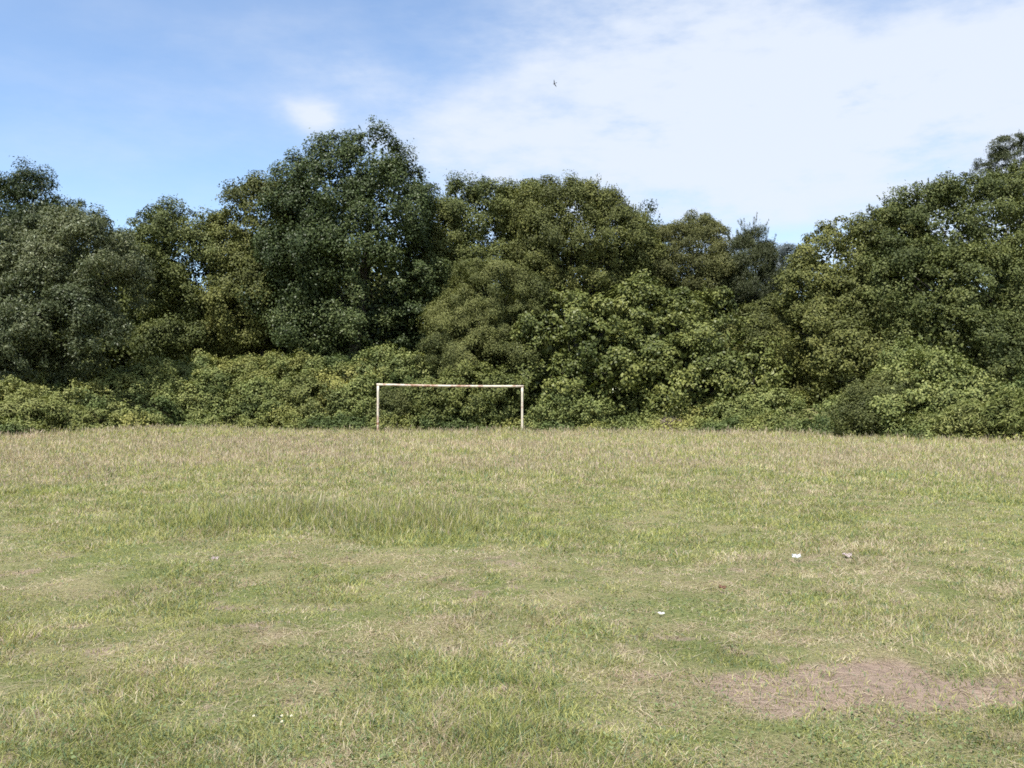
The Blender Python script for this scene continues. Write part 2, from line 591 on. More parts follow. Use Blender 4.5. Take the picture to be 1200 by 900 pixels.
def trunk_mesh(root, base, lobes, r0, nlimb=6):
    V, Fc = [], []

    def add(path, rad, seg):
        v, f = tube(path, rad, seg)
        o = len(V)
        V.extend(v); Fc.extend([tuple(i + o for i in q) for q in f])
    base = np.array(base, float)
    top = max(lobes, key=lambda l: l[0][2])[0]
    mid = base + (top - base) * .5 + np.array([rng.uniform(-.3, .3), rng.uniform(-.3, .3), 0])
    pts = [base - (0, 0, .3), base + (0, 0, .25), base + (mid - base) * .5 + rng.uniform(-.12, .12, 3), mid, mid + (top - mid) * .5 + rng.uniform(-.2, .2, 3), top]
    add(pts, [r0 * 1.5, r0 * 1.1, r0 * .9, r0 * .7, r0 * .42, r0 * .12], 10)
    big = sorted(lobes, key=lambda l: -np.prod(l[1]))[:nlimb]
    for (c, r) in big:
        t = rng.uniform(.2, .75)
        s = base + (mid - base) * min(1, t * 1.6)
        for q in range(2):
            e = c + sphere(1)[0] * r * (.45 + .35 * q)
            m_ = s + (e - s) * .5 + np.array([0, 0, -.12 * np.linalg.norm(e - s) * .5]) + rng.uniform(-.2, .2, 3)
            add([s, m_, e], [r0 * .45, r0 * .26, r0 * .06], 7)
    v, l, st = faces_to_arrays(V, Fc)
    return raw_mesh('trunk', v, l, st, M_BARK, root, base, smooth=True)


def plant(name, spec, label, cat, pal, mat=None, nsub=5, trunk=.16, group=None, base=None, sub=(.32, .5), stems=False, **kw):
    global N_LEAVES, rng
    rng = np.random.default_rng(zlib.crc32(label.encode()))      # every plant grows the same way each time
    lobes = px_lobes(spec)
    if not trunk:
        lobes = [(np.array([c[0], c[1], max(c[2], float(height(c[0], c[1])) + .35 * r[2])]), r) for (c, r) in lobes]
        kw.setdefault('carve', .25)
    if base is None:
        w = np.array([np.prod(l[1]) for l in lobes])
        c = sum(l[0] * wi for l, wi in zip(lobes, w)) / w.sum()
        b = np.array([c[0], c[1], 0.])
    else:
        b = np.array([base[0], base[1], 0.])
    b[2] = float(height(b[0], b[1]))
    root = thing(name, b, label, cat, group)
    full = expand(lobes, nsub, sub)
    v, t = foliage(full, pal, **kw)
    N_LEAVES += len(t)
    leaf_object('crown' if trunk else 'foliage', v, t, mat or M_LEAF, root, b)
    if trunk:
        trunk_mesh(root, b, lobes, trunk)
    return root


# ---- the wood, from left to right
plant('evergreen_tree', [(20, 262, 62, 50, 62), (72, 268, 34, 34, 62), (40, 232, 34, 28, 62), (-70, 270, 70, 50, 62), (5, 330, 110, 60, 62)],
      'dark ragged evergreen rising above the grey-green willow at the left edge', 'tree', 'dark', M_GLOSS, nsub=6, trunk=.25,
      clump=.6, leaf=(.17, .08), dens=.75, gap=.12, shoots=5, shoot_len=.8, sub=(.22, .4))
plant('willow_tree', [(92, 312, 82, 58, 46), (28, 330, 62, 62, 45), (136, 340, 38, 48, 46), (62, 390, 72, 62, 44), (20, 410, 60, 55, 43.5), (106, 392, 32, 30, 44.5), (-70, 370, 75, 90, 45), (55, 285, 45, 35, 47)],
      'broad grey-green willow with pale glinting leaves at the left edge of the field', 'tree', 'grey', M_GLOSS, nsub=6, trunk=.22,
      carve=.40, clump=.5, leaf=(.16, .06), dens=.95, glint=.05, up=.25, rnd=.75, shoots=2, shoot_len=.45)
plant('broadleaf_tree', [(214, 290, 50, 48, 55), (190, 320, 36, 48, 55), (240, 320, 36, 56, 55), (180, 290, 28, 30, 55.5), (205, 398, 55, 22, 54.5), (215, 370, 48, 34, 56)],
      'narrow mid-green tree between the grey willow and the tallest tree', 'tree', 'mid', nsub=5, trunk=.18,
      carve=.2, clump=.55, leaf=(.15, .085), dens=.95, shoots=5, shoot_len=.4)
plant('broadleaf_tree', [(305, 262, 52, 50, 55), (330, 245, 34, 34, 55.5), (278, 300, 40, 52, 55), (300, 350, 55, 60, 54.5), (270, 380, 40, 36, 55), (335, 300, 40, 60, 55)],
      'round-shouldered olive-green tree leaning on the left side of the tallest tree', 'tree', 'olive', nsub=5, trunk=.2,
      carve=.22, clump=.55, leaf=(.15, .09), dens=.95, shoots=5, shoot_len=.4)
plant('tall_tree', [(437, 192, 30, 44, 53), (415, 396, 75, 24, 53), (470, 390, 40, 30, 53), (352, 226, 34, 40, 53.5), (402, 196, 38, 34, 53.5), (466, 235, 34, 44, 53.5), (400, 260, 60, 50, 53), (382, 226, 46, 46, 53), (455, 250, 50, 60, 53), (362, 280, 58, 62, 53), (425, 300, 78, 66, 53.5), (478, 268, 26, 48, 53), (350, 345, 55, 56, 54), (430, 360, 72, 48, 53.5), (480, 345, 40, 60, 53), (372, 385, 60, 34, 53.5)],
      'tallest tree in the picture, dark green and billowing, behind the bramble bank', 'tree', 'deep', M_GLOSS, nsub=6, trunk=.35,
      clump=.7, leaf=(.145, .095), dens=.95, gap=0, carve=.32, shoots=5, shoot_len=.6, up=.5, sub=(.22, .44), flat=.8, space=1.25)
plant('broadleaf_tree', [(560, 270, 58, 52, 57), (535, 300, 40, 50, 57), (610, 262, 50, 46, 57), (520, 345, 42, 60, 56), (570, 330, 60, 60, 57), (512, 262, 18, 26, 58)],
      'dark domed tree just right of the tallest tree, above the small pale bush', 'tree', 'mid', nsub=6, trunk=.22,
      clump=.55, leaf=(.14, .085), dens=.95, carve=.24, shoots=16, shoot_len=.65, shoot_w=.09)
plant('broadleaf_tree', [(670, 262, 72, 44, 55), (720, 285, 50, 42, 55), (690, 300, 72, 55, 54.5), (640, 290, 45, 55, 55), (745, 310, 30, 40, 55)],
      'wide yellow-green domed tree at the centre of the wood, its top bristling with shoots', 'tree', 'olive', nsub=5, trunk=.22,
      clump=.5, leaf=(.13, .075), dens=1.0, carve=.22, shoots=34, shoot_len=.7, flat=.9, shoot_w=.08)
plant('evergreen_tree', [(752, 252, 16, 12, 66), (765, 262, 18, 13, 66), (740, 262, 20, 16, 66), (765, 290, 30, 30, 66)],
      'thin dark  of a tree peeping over the right shoulder of the central dome', 'tree', 'dark', nsub=3, trunk=.12,
      clump=.45, leaf=(.17, .08), dens=.5, gap=.3, shoots=4, shoot_len=.6)
plant('bronze_tree', [(800, 300, 46, 40, 57), (830, 285, 28, 24, 58), (780, 325, 38, 38, 56), (822, 330, 38, 30, 56), (820, 266, 16, 13, 59)],
      'thin brownish-green tree between the central dome and the spiky pine', 'tree', 'brown', nsub=6, trunk=.16,
      clump=.42, leaf=(.11, .06), dens=.9, carve=.24, gap=.05, shoots=12, shoot_len=.5, rnd=.8)
plant('pine_tree', [(880, 330, 28, 34, 56), (872, 300, 15, 22, 56), (892, 308, 13, 24, 56), (862, 335, 18, 26, 56), (900, 340, 14, 24, 56), (883, 288, 9, 16, 56)],
      'young pine with upright spiky shoots left of the gap in the skyline', 'tree', 'pine', M_NEEDLE, nsub=4, trunk=.13,
      clump=.4, leaf=(.20, .026), dens=1.0, carve=.2, shoots=46, shoot_len=1.15, rnd=.9, shoot_dens=2.6, shoot_w=.12)
plant('far_hazed_tree', [(912, 296, 12, 11, 130), (926, 304, 12, 14, 130), (905, 316, 10, 12, 130), (935, 318, 10, 12, 130), (915, 340, 26, 24, 130)],  # distant tree, its haze put into the leaf palette
      'far blue-grey tree seen through the gap in the skyline', 'tree', 'haze_blue', nsub=5, trunk=.25,
      carve=.1, clump=.75, leaf=(.35, .1), dens=.8, gap=.05, shoots=1, shoot_len=.8, core=1.5)
plant('willow_bush', [(575, 350, 62, 42, 50), (545, 385, 50, 46, 49.5), (600, 390, 46, 44, 50), (520, 415, 30, 26, 49), (565, 425, 55, 26, 48.5)],
      'rounded fine-leaved bush with feathery top standing above the left half of the goal', 'bush', 'fine', nsub=4, trunk=.09,
      clump=.42, leaf=(.12, .04), dens=1.0, shoots=24, shoot_len=.5, flat=.95, rnd=.6)
plant('laurel_bush', [(665, 375, 48, 38, 49.5), (640, 410, 40, 42, 49), (690, 412, 48, 44, 48.5), (655, 452, 46, 36, 48), (715, 450, 44, 40, 47.5), (618, 440, 22, 36, 48.5)],
      'big-leaved lumpy bush directly right of and above the goal\'s right post', 'bush', 'yellow', M_GLOSS, nsub=7, trunk=.1,
      space=1.2, flat=.62, clump=.5, leaf=(.19, .12), dens=.85, up=.4, sub=(.24, .4))
plant('laurel_bush', [(755, 362, 44, 32, 51), (790, 372, 40, 30, 51), (770, 400, 60, 40, 50), (740, 415, 36, 36, 49.5), (830, 368, 32, 26, 52)],
      'yellow-green lumpy bush under the brownish tree, behind the wide hedge', 'bush', 'yellow', M_GLOSS, nsub=6, trunk=.1,
      space=1.2, flat=.62, clump=.5, leaf=(.18, .11), dens=.85, up=.4, sub=(.26, .42))
plant('laurel_bush', [(800, 432, 50, 42, 48.5), (845, 410, 50, 40, 49), (775, 462, 40, 32, 47.5), (825, 465, 44, 30, 47.5), (870, 445, 44, 42, 48), (890, 478, 36, 22, 47)],
      'wide bush with yellow leaf tips above the dead brush heap, right of the goal', 'bush', 'yellow', M_GLOSS, nsub=7, trunk=.1,
      space=1.2, flat=.62, clump=.5, leaf=(.18, .115), dens=.85, up=.4, sub=(.24, .4))
plant('willow_bush', [(890, 385, 46, 32, 50.5), (922, 405, 36, 34, 50), (880, 405, 40, 34, 50), (925, 440, 32, 34, 49)],
      'low bright green bush below the gap in the skyline, its top smooth and feathery', 'bush', 'olive', nsub=4, trunk=.08,
      clump=.45, leaf=(.12, .06), dens=1.0, shoots=10, shoot_len=.35)
plant('oak_tree', [(985, 305, 52, 48, 49), (955, 345, 40, 46, 48.5), (1005, 360, 56, 52, 48), (965, 395, 44, 40, 47), (1000, 425, 48, 38, 46), (955, 320, 28, 34, 49), (1040, 300, 52, 56, 50)],
      'olive leafy tree on the left shoulder of the great crown at the right edge', 'tree', 'olive', nsub=7, trunk=.2,
      clump=.5, leaf=(.15, .09), dens=.9, carve=.28, shoots=9, shoot_len=.5, gap=.02, sub=(.24, .42))
plant('oak_tree', [(1085, 275, 62, 58, 49), (1140, 258, 60, 52, 50), (1195, 255, 60, 62, 50), (1070, 340, 66, 58, 47), (1145, 345, 70, 66, 47), (1215, 350, 60, 80, 47), (1105, 395, 62, 46, 45.5), (1180, 420, 62, 54, 45), (1260, 380, 70, 110, 47)],
      'great dark green crown filling the right edge of the picture', 'tree', 'mid', nsub=7, trunk=.3,
      clump=.52, leaf=(.14, .085), dens=.9, carve=.34, shoots=15, shoot_len=.65, shoot_w=.09, gap=.05, sub=(.22, .4))
plant('pine_tree', [(1150, 198, 11, 5, 59), (1160, 188, 11, 5, 59), (1166, 178, 9, 5, 59), (1176, 170, 11, 6, 59), (1188, 166, 9, 6, 59), (1158, 208, 15, 6, 59), (1176, 190, 16, 7, 59), (1176, 203, 20, 8, 59),
      (1196, 180, 14, 10, 59), (1205, 170, 10, 8, 59), (1195, 198, 22, 12, 59), (1190, 222, 34, 16, 59), (1225, 195, 16, 22, 59), (1182, 180, 8, 6, 59)],
      'feathery pine tip poking above the great crown at the top right', 'tree', 'pine', M_NEEDLE, nsub=0, trunk=.13,
      clump=.3, leaf=(.20, .035), dens=.8, gap=.08, shoots=14, shoot_len=.45, rnd=.9, core=2.0, shoot_dens=1.5, space=.8)

# ---- bushes at the foot of the wood
plant('hawthorn_bush', [(1020, 480, 34, 30, 39), (1000, 492, 24, 24, 38.5), (1045, 468, 34, 30, 40)],
      'greyish bush jutting into the grass at the right, darker than the brambles beside it', 'bush', 'fine', nsub=6, trunk=0,
      clump=.3, leaf=(.10, .05), dens=.9, shoots=7, shoot_len=.3, rnd=.8)
plant('bramble_bush', [(1085, 455, 52, 40, 40), (1120, 470, 44, 32, 39), (1075, 485, 50, 26, 38), (1062, 430, 34, 26, 42)],
      'light green bramble mound in front of the great crown at the right', 'bush', 'bramble', nsub=6, trunk=0,
      carve=.36, clump=.36, leaf=(.14, .09), dens=.85, shoots=16, shoot_len=.5)
plant('bracken_clump', [(1150, 495, 50, 20, 35.5), (1195, 492, 46, 24, 34.5), (1240, 490, 50, 28, 34), (1110, 500, 36, 15, 36.5)],
      'low yellow-green fern bank at the right edge of the field', 'ferns', 'bracken', nsub=8, trunk=0,
      clump=.28, leaf=(.20, .05), dens=.8, shoots=12, shoot_len=.35, up=.5)
plant('bracken_clump', [(-25, 476, 70, 26, 40.5), (30, 484, 46, 20, 40.3), (75, 492, 36, 11, 41.2), (-70, 466, 60, 32, 41)],
      'sloping yellow-green fern mound at the left edge, below the grey-green willow', 'ferns', 'bracken', nsub=8, trunk=0,
      clump=.28, leaf=(.20, .05), dens=.8, shoots=10, shoot_len=.3, up=.5)
plant('hedge_bush', [(510, 472, 34, 26, 47), (545, 462, 40, 32, 47), (585, 466, 32, 28, 47), (560, 485, 44, 16, 46.7), (520, 488, 36, 13, 46.6)],
      'yellowish bush standing directly behind the goal mouth', 'bush', 'yellow', nsub=7, trunk=0,
      clump=.32, leaf=(.13, .075), dens=.9, shoots=9, shoot_len=.4, sub=(.28, .46))
plant('hedge_bush', [(462, 478, 22, 20, 46.6), (450, 488, 16, 12, 46.5)],
      'small dark grey-green bush just inside the left goal post', 'bush', 'fine', nsub=6, trunk=0,
      clump=.25, leaf=(.11, .05), dens=.9, shoots=5, shoot_len=.3)
for (spec, label, pal) in (
        ([(372, 476, 30, 24, 47.2), (355, 462, 22, 18, 47.6)], 'dark leafy bramble bush on the bank, below the right side of the tallest tree', 'mid'),
        ([(300, 470, 28, 26, 47.5), (322, 484, 20, 14, 47)], 'mid-green bramble bush on the bank, below the left side of the tallest tree', 'bramble'),
        ([(412, 478, 26, 20, 47.2), (432, 462, 26, 22, 48)], 'leafy bramble bush just left of the goal\'s left post', 'bramble'),
        ([(235, 470, 26, 20, 47.4), (250, 452, 22, 18, 48.2)], 'bramble bush on the bank below the narrow mid-green tree', 'bramble'),
        ([(455, 432, 42, 22, 50), (490, 440, 32, 22, 49.6)], 'bright green bramble mound above the left end of the crossbar', 'bramble'),
        ([(165, 478, 24, 16, 46.4), (185, 466, 22, 14, 47)], 'small bramble bush at the foot of the bank, right of the willow\'s shadow', 'bramble'),
        ([(655, 482, 34, 18, 46.8), (690, 486, 30, 13, 46.4)], 'low leafy bramble mound right of the goal\'s right post', 'bramble'),
        ([(860, 486, 30, 15, 46), (905, 484, 34, 18, 46)], 'low light green bramble mound right of the dead brush heap', 'bramble')):
    plant('bramble_bush', spec, label, 'bush', pal, M_LEAF, nsub=7, trunk=0, group='bramble bushes along the foot of the wood',
          carve=.3, clump=.33, leaf=(.13, .085), dens=.9, shoots=10, shoot_len=.45, sub=(.2, .5))

# the inside of the wood, seen only through gaps between the nearer crowns
SKY_X = [-60, 0, 60, 120, 170, 260, 300, 330, 480, 520, 600, 740, 800, 850, 900, 940, 1000, 1060, 1120, 1300]
SKY_Y = [280, 265, 270, 285, 290, 290, 265, 250, 270, 285, 260, 275, 300, 305, 345, 340, 300, 270, 250, 240]
lobes = []
for q_ in range(330):
    px = rng.uniform(-160, 1360)
    D_ = rng.uniform(59, 67)
    py = rng.uniform(float(np.interp(px, SKY_X, SKY_Y)) + 34, 480)
    lobes.append((P(px, py, D_), np.array([1, .8, .9]) * rng.uniform(1.1, 2.0)))
for px in range(-160, 1380, 22):
    for py in (365, 400, 425, 450, 475):
        lobes.append((P(px + rng.uniform(-9, 9), py + rng.uniform(-10, 10), rng.uniform(57.5, 61)), np.array([1.2, .8, 1.0]) * rng.uniform(.8, 1.3)))
v, t = foliage(lobes, 'mid', carve=0, clump=.8, leaf=(.24, .15), dens=.8, core=2.0, shoots=0)
o = leaf_object('wood_interior', v, t, M_LEAF)
tag(o, 'dim leafy interior of the wood glimpsed between the nearer crowns', 'wood', kind='stuff')

rng = np.random.default_rng(29)
# heap of dead, greyish-pink twigs
root_c = P(786, 496, 45.9)
b = np.array([root_c[0], root_c[1], float(height(root_c[0], root_c[1]))])
k = 2600
d = sphere(k); d[:, 2] = np.abs(d[:, 2])
p = b + d * np.array([.95, .6, .55]) * (rng.random(k) ** .35)[:, None] + np.array([0, 0, .15])
v = quads(p, sphere(k), rng.uniform(.2, .6, k), np.full(k, .022), sphere(k) + np.array([0, 0, .6]))
o = leaf_object('dead_brush', v, pick(PAL['dead'], k, rng.random(k)), M_TWIG, None, b)
tag(o, 'heap of dead pinkish-grey twigs at the foot of the bushes, right of the goal', 'brushwood')

# ground cover of bramble and bracken over the whole bank: nobody could count it
lobes = []
for x in np.arange(-34, 30, .62):
    e = float(edge_y(x))
    for row, (off, hh) in enumerate(((.3, .42), (1.0, .7), (2.0, .85), (3.2, .95), (4.6, 1.0), (6.2, 1.0), (8.0, 1.0))):
        if row > 3 and x > 1 and rng.random() < .5: continue
        xx = x + rng.uniform(-.45, .45); yy = e + off + rng.uniform(-.4, .5)
        s = rng.uniform(.7, 1.25)
        h_ = hh * s * (.62 if (x > -2 and row < 4) else 1)
        zz = float(height(xx, yy))
        lobes.append((np.array([xx, yy, zz + h_ * .25]), np.array([.75 * s, .7 * s, h_ * .85])))
v1, t1 = foliage(lobes, 'bramble', clump=.3, leaf=(.12, .075), dens=.7, shoots=8, shoot_len=.4, core=0, carve=.2, wave=.35, up=.4)
# patches of yellower bracken and of darker leaves
cpos = v1.reshape(-1, 4, 3)[:, 0]
patch = fbm2(cpos[:, 0] * .5, cpos[:, 1] * .5 + cpos[:, 2] * .6, 91, 3)
yb = sstep((patch - .5) / .15)[:, None]
db = sstep((.42 - patch) / .12)[:, None]
t1 = t1 * (1 - yb) + (t1 * np.array([1.12, 1.04, .95]) + np.array([.008, .004, .002])) * yb
t1 = t1 * (1 - .45 * db * np.array([1.1, .9, .9]))
o = leaf_object('bramble_cover', v1, t1, M_LEAF)
tag(o, 'tangled green bramble and bracken covering the bank below the trees', 'undergrowth', kind='stuff')
N_LEAVES += len(t1)


# ------------------------------------------------------------------ grass
def blades(x, y, hgt, wid, lean, tint, az=None, droop=.35):
    n = len(x)
    z = height(x, y) - .01
    az = rng.uniform(0, 2 * math.pi, n) if az is None else az
    fa = rng.uniform(0, math.pi, n)
    # width faces roughly any way
    wx, wy = np.cos(fa) * wid * .5, np.sin(fa) * wid * .5
    lx, ly = np.cos(az) * lean * hgt, np.sin(az) * lean * hgt
    top = hgt / np.sqrt(1 + lean ** 2)
    v = np.empty((n, 5, 3), np.float32)
    v[:, 0] = np.stack([x - wx, y - wy, z], 1)
    v[:, 1] = np.stack([x + wx, y + wy, z], 1)
    mx, my, mz = x + lx * droop, y + ly * droop, z + top * .58
    v[:, 2] = np.stack([mx + wx * .75, my + wy * .75, mz], 1)
    v[:, 3] = np.stack([mx - wx * .75, my - wy * .75, mz], 1)
    v[:, 4] = np.stack([x + lx, y + ly, z + top], 1)
    i = np.arange(n)[:, None] * 5
    loops = (i + np.array([[0, 1, 2, 3, 3, 2, 4]])).ravel()
    starts = (np.arange(n)[:, None] * 7 + np.array([[0, 4]])).ravel()
    return v.reshape(-1, 3), loops, starts, np.repeat(tint, 2, 0)


STRAW = [(.28, .23, .135), (.42, .36, .225), (.54, .485, .335)]
PINK = [(.29, .205, .155), (.41, .315, .245), (.50, .41, .34)]
GREEN = [(.10, .135, .045), (.165, .205, .07), (.25, .285, .11)]
YELL = [(.20, .21, .06), (.315, .32, .10), (.42, .41, .165)]
BLUEG = [(.08, .13, .065), (.13, .185, .10), (.20, .26, .16)]


def field_points(n, d0, d1, power=1.0):
    """points spread down the field, denser near"""
    u = rng.random(n)
    D = d0 * (d1 / d0) ** u if power == 1 else (d0 ** power + u * (d1 ** power - d0 ** power)) ** (1 / power)
    x = rng.uniform(-1, 1, n) * (D * .66 + 1.2)
    return x, D


tall_c = [(-4.1, 11.9, 1.4, 1.3, .95), (-2.2, 12.0, 2.0, 1.4, 1.0), (-.6, 11.0, 1.3, .8, .9), (-2.6, 13.2, 1.8, 1.0, .4), (5.6, 18.0, .5, .5, .9), (-.7, 20, .8, .7, .6)]


def tallness(x, y):
    m = 0
    for (cx, cy, rx, ry, a_) in tall_c:
        m = m + a_ * np.exp(-((x - cx) / rx) ** 2 - ((y - cy) / ry) ** 2)
    return np.clip(m * (1.9 * fbm2(x * .9, y * .9, 41, 4) - .25), 0, 1)


def grass_h(x, y):
    n = fbm2(x * .7, y * .5, 51, 4)
    far = sstep((y - 8) / 24)
    h = .034 + .15 * far * (.6 + .8 * n) + .10 * sstep((y - edge_y(x) + 7) / 6)
    h = h + .035 * sstep((n - .45) / .2) * (1 - far)
    tuft = fbm2(x * 2.6, y * 2.6, 131, 3)
    return h * (.55 + .9 * tuft) + .15 * tallness(x, y) * (1 - .6 * far)


# 1: the sward itself, short near the camera and knee high down the field
N1 = 1250000
x, y = field_points(N1, 3.2, 47)
nb = bare(x, y)
dn = fbm2(x * 2.2, y * 2.2, 61, 3)
keep = (rng.random(N1) > nb * .8) & (rng.random(N1) < .1 + 1.7 * dn) & (y < edge_y(x) + .8)
x, y, dn, nb = x[keep], y[keep], dn[keep], nb[keep]
n = len(x)
h0 = grass_h(x, y)
tl = tallness(x, y)
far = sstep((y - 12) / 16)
big = fbm2(x * .33, y * .33, 71, 4); mid = fbm2(x * 1.3, y * 1.3, 81, 4); sml = fbm2(x * 5.5, y * 5.5, 141, 3)
g_w = np.clip(.61 + 1.3 * (mid - .5) + 1.5 * (sml - .5) + .9 * (big - .5) + .75 * tl - .12 * far + .25 * sstep((5.2 - y) / 1.4), .08, .95)
r = rng.random(n)
rr = rng.random(n)
w = np.clip(rng.normal(.5, .26, n) + .9 * (fbm2(x * 3.1, y * 3.1, 151, 3) - .5), 0, 1)
tint = pick(STRAW, n, w)
green = r < g_w
yel = green & (rr < .58 + .15 * tl + .6 * (big - .5))
blu = green & ~yel & (rr > .78)
tint[green] = pick(GREEN, n, w)[green]
tint[yel] = pick(YELL, n, w)[yel]
tint[blu] = pick(BLUEG, n, w)[blu]
pk = (~green) & (rng.random(n) < .28 + .32 * far)
tint[pk] = pick(PINK, n, w)[pk]
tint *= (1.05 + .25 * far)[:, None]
hgt = h0 * rng.uniform(.4, 1.3, n) * (.75 + .5 * fbm2(x * .8, y * .45, 123, 3))
wid = np.clip(.0016 + .00065 * y, .004, .024) * rng.uniform(.6, 1.4, n)
lean = np.abs(rng.normal(0, .75, n)) + .9 * (1 - far) * (1 - tl) * rng.random(n)
flat = (~green) & (rng.random(n) < .5 * (1 - far))
lean[flat] = rng.uniform(1.5, 5, flat.sum())
hgt[flat] = rng.uniform(.025, .08, flat.sum())
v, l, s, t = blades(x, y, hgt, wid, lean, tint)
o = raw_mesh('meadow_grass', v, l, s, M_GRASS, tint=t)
tag(o, 'rough green and straw-coloured grass covering the whole field', 'grass', kind='stuff')

# 2: seed heads on thin stalks, pinkish, over the far half
N2 = 85000
x, y = field_points(N2, 8.5, 47)
n_ = fbm2(x * .3, y * .22, 101, 4)
prob = sstep((y - 9) / 16) * (.25 + 1.3 * sstep((n_ - .38) / .25)) + .5 * tallness(x, y)
keep = (rng.random(N2) < prob) & (y < edge_y(x) + .6)
x, y, n_ = x[keep], y[keep], n_[keep]
n = len(x)
hgt = (grass_h(x, y) * rng.uniform(.9, 1.45, n) + .03)
wid = np.clip(.0009 * y, .006, .03) * rng.uniform(.5, 1.2, n)
w = np.clip(rng.normal(.55, .25, n), 0, 1)
pinkw = sstep((n_ - .45) / .2) * (rng.random(n) < .5)
t_ = .92 * pick(STRAW, n, w) * (1 - pinkw[:, None]) + pick(PINK, n, w) * pinkw[:, None]
lean = np.abs(rng.normal(.2, .4, n))
az = rng.uniform(0, 2 * math.pi, n)
z = height(x, y)
lx, ly = np.cos(az) * lean * hgt, np.sin(az) * lean * hgt
fa = rng.uniform(0, math.pi, n)
wx, wy = np.cos(fa) * wid * .5, np.sin(fa) * wid * .5
v = np.empty((n, 7, 3), np.float32)
st = .25
v[:, 0] = np.stack([x - wx * st, y - wy * st, z], 1)
v[:, 1] = np.stack([x + wx * st, y + wy * st, z], 1)
q = .62
v[:, 2] = np.stack([x + lx * q + wx * st, y + ly * q + wy * st, z + hgt * q], 1)
v[:, 3] = np.stack([x + lx * q - wx * st, y + ly * q - wy * st, z + hgt * q], 1)
q = .80
v[:, 4] = np.stack([x + lx * q + wx, y + ly * q + wy, z + hgt * q], 1)
v[:, 5] = np.stack([x + lx * q - wx, y + ly * q - wy, z + hgt * q], 1)
v[:, 6] = np.stack([x + lx, y + ly, z + hgt], 1)
i = np.arange(n)[:, None] * 7
loops = (i + np.array([[0, 1, 2, 3, 3, 2, 4, 5, 5, 4, 6]])).ravel()
starts = (np.arange(n)[:, None] * 11 + np.array([[0, 4, 8]])).ravel()
o = raw_mesh('seeding_grass', v.reshape(-1, 3), loops, starts, M_GRASS, tint=np.repeat(t_, 3, 0))
tag(o, 'dry pinkish seed heads standing above the grass of the far half of the field', 'grass', kind='stuff')

# 3: broad leaves of clover and plantain in the short turf
N3 = 45000
x, y = field_points(N3, 3.2, 12)
n_ = fbm2(x * 1.1, y * 1.1, 111, 4)
extra = sum(a_ * np.exp(-((x - G(px, py)[0]) / sx) ** 2 - ((y - G(px, py)[1]) / sy) ** 2) for (px, py, sx, sy, a_) in
            ((10, 850, .35, .35, 1), (1160, 835, .5, .22, 1), (80, 870, .6, .25, .8), (230, 870, .6, .2, .8), (880, 805, .15, .12, .6), (560, 880, .8, .25, .7), (60, 670, .5, .4, .6), (980, 890, .5, .15, .7)))
keep = (rng.random(N3) < .9 * sstep((n_ - .5) / .2) + extra) & (bare(x, y) < .6)
x, y = x[keep], y[keep]
n = len(x)
z = height(x, y) + rng.uniform(.012, .05, n)
nn = unit(sphere(n) * .75 + np.array([0, 0, 1.0]))
L_ = rng.uniform(.010, .028, n)
v = quads(np.stack([x, y, z], 1), nn, L_, L_ * rng.uniform(.3, .7, n))
t_ = pick([(.075, .105, .04), (.125, .165, .065), (.19, .225, .10)], n, np.clip(rng.normal(.5, .25, n), 0, 1))
o = leaf_object('clover_cover', v, t_, M_LEAF)
tag(o, 'small broad clover and plantain leaves scattered in the short turf', 'ground cover', kind='stuff')

# ------------------------------------------------------------------ goal
GA = P(443, 452, 44.4); GB = P(612, 454, 45.2)
ga = np.array([GA[0], GA[1], float(height(GA[0], GA[1]))]); gb = np.array([GB[0], GB[1], float(height(GB[0], GB[1]))])
M_PAINT = rust_paint()
goal = thing('football_goal', (ga + gb) / 2, 'rusty white football goal frame without a net in front of the bushes', 'goal')
gbase = (ga + gb) / 2


def goal_part(name, path, rad, seg, wear):
    v, f = tube(path, rad, seg)
    vv, l, st = faces_to_arrays(v, f)
    o = raw_mesh(name, vv, l, st, M_PAINT, goal, gbase, smooth=False)
    a_ = o.data.attributes.new('wear', 'FLOAT', 'POINT')
    a_.data.foreach_set('value', np.repeat(np.asarray(wear, np.float32), seg))
    return o


def post(foot, top, w0, w1):
    ts = np.linspace(0, 1, 9)
    path = [foot + (top - foot) * t - np.array([0, 0, .25]) * (t == 0) for t in ts]
    return goal_part('goal_post', path, [.058] * 9, 14, [w0 + (w1 - w0) * t ** .7 for t in ts])


post(ga, GA + np.array([0, 0, .0]), .17, -.05)
post(gb, GB, .03, -.07)
dv = (GB - GA) / np.linalg.norm(GB - GA)
ts = np.linspace(0, 1, 13)
wear = [.02, .04, .09, .11, .12, .09, .05, .07, .09, .05, .02, .03, .02]
goal_part('crossbar', [GA + (GB - GA) * t + np.array([0, 0, .055 - .03 * math.sin(math.pi * t)]) + (dv * .075 if t == 1 else (-dv * .075 if t == 0 else 0)) for t in ts], [.06] * 13, 14, wear)

# ------------------------------------------------------------------ litter, stones, flowers
M_PAPER = plain_mat('white_paper', (.80, .82, .84), (.86, .87, .88), 30, .6)
M_SCRAP = plain_mat('white_plastic', (.80, .80, .78), (.86, .86, .85), 40, .35, .5)
M_CARD = plain_mat('faded_card', (.46, .38, .36), (.60, .52, .50), 25, .9)
M_DEADLEAF = plain_mat('dead_leaf', (.20, .11, .07), (.34, .21, .14), 60, .7)


